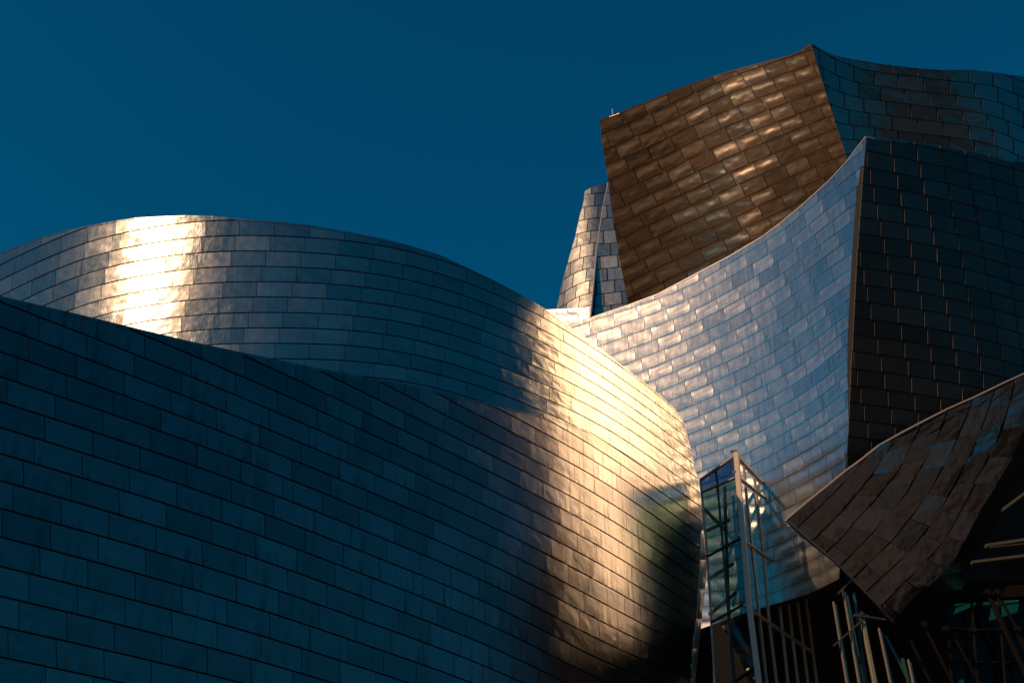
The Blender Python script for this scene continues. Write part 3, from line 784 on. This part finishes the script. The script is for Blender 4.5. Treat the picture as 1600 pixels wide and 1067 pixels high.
for i in range(5):
    a = math.pi * i / 4
    for j in range(8): ring.append(c + Vector((.07 * math.sin(a) * math.cos(j * math.pi / 4), .07 * math.sin(a) * math.sin(j * math.pi / 4), .07 * math.cos(a))))
for i in range(4):
    for j in range(8): ff.append([i*8 + j, i*8 + (j+1) % 8, i*8 + 8 + (j+1) % 8, i*8 + 8 + j])
mb.add(ring, ff); mb.build('bulb', me, r_lamp)
mb = MB(); mb.bar(c + Vector((0, .05, 0)), c + Vector((0, .8, 0)), .04, .04, face=Vector((0, 0, 1))); mb.build('arm', M_steel_dark, r_lamp)

# ================================================================ ATRIUM behind and below
r_hall = thing('entrance_hall', (14, 44, 0), 'unlit glazed hall under the canopy with olive roof beams', 'building')
def slab(name, pts, mat, t=Vector((0, .4, 0)), root=r_hall):
    p = [Vector(v) for v in pts]; mb = MB()
    mb.add(p + [v + t for v in p], [[0, 1, 2, 3], [7, 6, 5, 4], [0, 4, 5, 1], [1, 5, 6, 2], [2, 6, 7, 3], [3, 7, 4, 0]]); return mb.build(name, mat, root)
zc = bowl.P(1250, 930).z
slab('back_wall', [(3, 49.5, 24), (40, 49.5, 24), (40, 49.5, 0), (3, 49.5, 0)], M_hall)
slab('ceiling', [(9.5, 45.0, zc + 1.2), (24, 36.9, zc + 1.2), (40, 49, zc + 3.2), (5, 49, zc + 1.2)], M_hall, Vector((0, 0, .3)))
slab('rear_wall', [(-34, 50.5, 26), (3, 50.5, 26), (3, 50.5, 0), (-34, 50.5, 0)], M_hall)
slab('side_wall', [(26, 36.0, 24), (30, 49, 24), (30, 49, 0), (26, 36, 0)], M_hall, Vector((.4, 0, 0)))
for a, b, w in (((1566, 797), (1640, 742), .09), ((1540, 853), (1640, 838), .10), ((1518, 879), (1640, 864), .09), ((1545, 856), (1640, 846), .03)):
    mb = MB(); mb.bar(P3(*a, 36.5), P3(*b, 36.5), w, .18); mb.build('roof_beam', M_beam, r_hall)
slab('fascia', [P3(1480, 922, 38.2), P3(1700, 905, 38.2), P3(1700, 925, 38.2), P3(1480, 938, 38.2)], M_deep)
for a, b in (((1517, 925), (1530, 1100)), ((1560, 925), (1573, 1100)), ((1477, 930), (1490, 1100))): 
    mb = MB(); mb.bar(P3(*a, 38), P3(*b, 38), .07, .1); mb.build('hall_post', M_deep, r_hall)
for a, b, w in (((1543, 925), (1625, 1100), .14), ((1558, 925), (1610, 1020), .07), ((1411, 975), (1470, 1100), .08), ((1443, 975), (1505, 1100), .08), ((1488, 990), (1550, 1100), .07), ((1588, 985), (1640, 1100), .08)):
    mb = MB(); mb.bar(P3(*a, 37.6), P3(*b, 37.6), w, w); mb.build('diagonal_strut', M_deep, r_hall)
mb = MB(); mb.bar(P3(1463, 979, 37.9), P3(1525, 984, 37.9), .05, .08); mb.bar(P3(1525, 984, 37.9), P3(1640, 978, 37.9), .05, .08); mb.build('hall_rail', M_deep, r_hall)
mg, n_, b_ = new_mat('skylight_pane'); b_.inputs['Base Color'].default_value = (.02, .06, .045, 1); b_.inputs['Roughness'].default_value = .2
b_.inputs['Emission Color'].default_value = (.07, .34, .24, 1); b_.inputs['Emission Strength'].default_value = .13  # faint emission stands in for daylight showing through the panes
for q in ([(1492, 941), (1525, 935), (1526, 938), (1493, 946)], [(1494, 949), (1527, 938), (1523, 945), (1490, 959)], [(1536, 941), (1546, 937), (1546, 944), (1538, 944)],
          [(1548, 937), (1592, 934), (1592, 939), (1549, 946)], [(1549, 949), (1592, 942), (1590, 955), (1546, 969)], [(1499, 1062), (1505, 1060), (1512, 1080), (1499, 1080)]):
    p = [P3(x, y, 42) for x, y in q]; slab('skylight_pane', p, mg, Vector((0, .06, 0)))

# glazed screen of the hall: panes between faint mullions, with round nodes on the struts
M_pane = glass_mat('hall_glass', (.55, .72, .66), .004, .06)
xsn = [1478, 1518, 1560, 1602, 1646]; ysn = [938, 982, 1034, 1094, 1164]
for i in range(len(xsn) - 1):
    for j in range(len(ysn) - 1):
        dx0, dx1 = (ysn[j] - 938) * .075, (ysn[j+1] - 938) * .075
        q = [P3(xsn[i] + dx0 + 1, ysn[j] + 1, 38.4), P3(xsn[i+1] + dx0 - 1, ysn[j] + 1, 38.4), P3(xsn[i+1] + dx1 - 1, ysn[j+1] - 1, 38.4), P3(xsn[i] + dx1 + 1, ysn[j+1] - 1, 38.4)]
        slab('hall_pane', q, M_pane, Vector((0, .02, 0)))
for j in range(1, 4):
    mb = MB(); mb.bar(P3(1478 + (ysn[j] - 938) * .075, ysn[j], 38.3), P3(1650, ysn[j], 38.3), .05, .07); mb.build('hall_transom', M_deep, r_hall)
for x, y in ((1543, 925), (1558, 925), (1478, 982), (1521, 983), (1590, 982), (1443, 975), (1411, 975)):
    mb = MB(); c = P3(x, y, 37.5); mb.bar(c + Vector((0, -.08, 0)), c + Vector((0, .12, 0)), .2, .2, face=Vector((0, 0, 1)), bevel=.3); mb.build('strut_node', M_deep, r_hall)
# outer row of tall posts right of the glass tower
r_scr = thing('post_screen', P3(1345, 1067, 36.8), 'row of tall slim steel posts with green glass fins under the canopy point', 'screen')
Ys = 36.8
def post(a, b, w, d, mat, Y=Ys, name='post'):
    b = ext(a, b, LOW); mb = MB(); mb.bar(P3(*a, Y), P3(*b, Y), w, d); mb.build(name, mat, r_scr)
M_post = plain('post_steel', (.26, .225, .17), .5, .3, .2, 9)
M_fin = plain('green_fin', (.03, .10, .095), .25, .2)
for a, b in (((1302, 940), (1323, 1067)), ((1317, 921), (1342, 1067)), ((1373, 981), (1391, 1067)), ((1419, 1030), (1426.5, 1067))):
    post(a, b, .045, .10, M_post); post((a[0] + 3.2, a[1] + 4), (b[0] + 3.2, b[1]), .075, .03, M_fin, Ys + .15, 'glass_fin')
post((1346.5, 962), (1367, 1067), .13, .16, plain('pale_post', (.25, .25, .17), .5, .3, .2))
post((1324, 930), (1351, 1067), .05, .05, M_fin, Ys + .3, 'glass_fin'); post((1334, 925), (1354, 1067), .09, .03, M_fin, Ys + .35, 'glass_fin')
post((1383, 992), (1422, 1067), .08, .04, M_fin, Ys + .3, 'glass_fin'); post((1410, 1028), (1420, 1067), .1, .04, M_fin, Ys + .2, 'glass_fin')
for a, b, w in (((1309, 928), (1331, 905), .07), ((1302, 1009), (1347, 969), .06), ((1334, 961), (1357, 963), .12), ((1357, 964), (1384, 968), .06), ((1344, 955), (1350, 962), .12)):
    mb = MB(); mb.bar(P3(*a, Ys - .12), P3(*b, Ys - .12), w * .8, .1); mb.build('bracket_arm', M_steel_dark, r_scr)
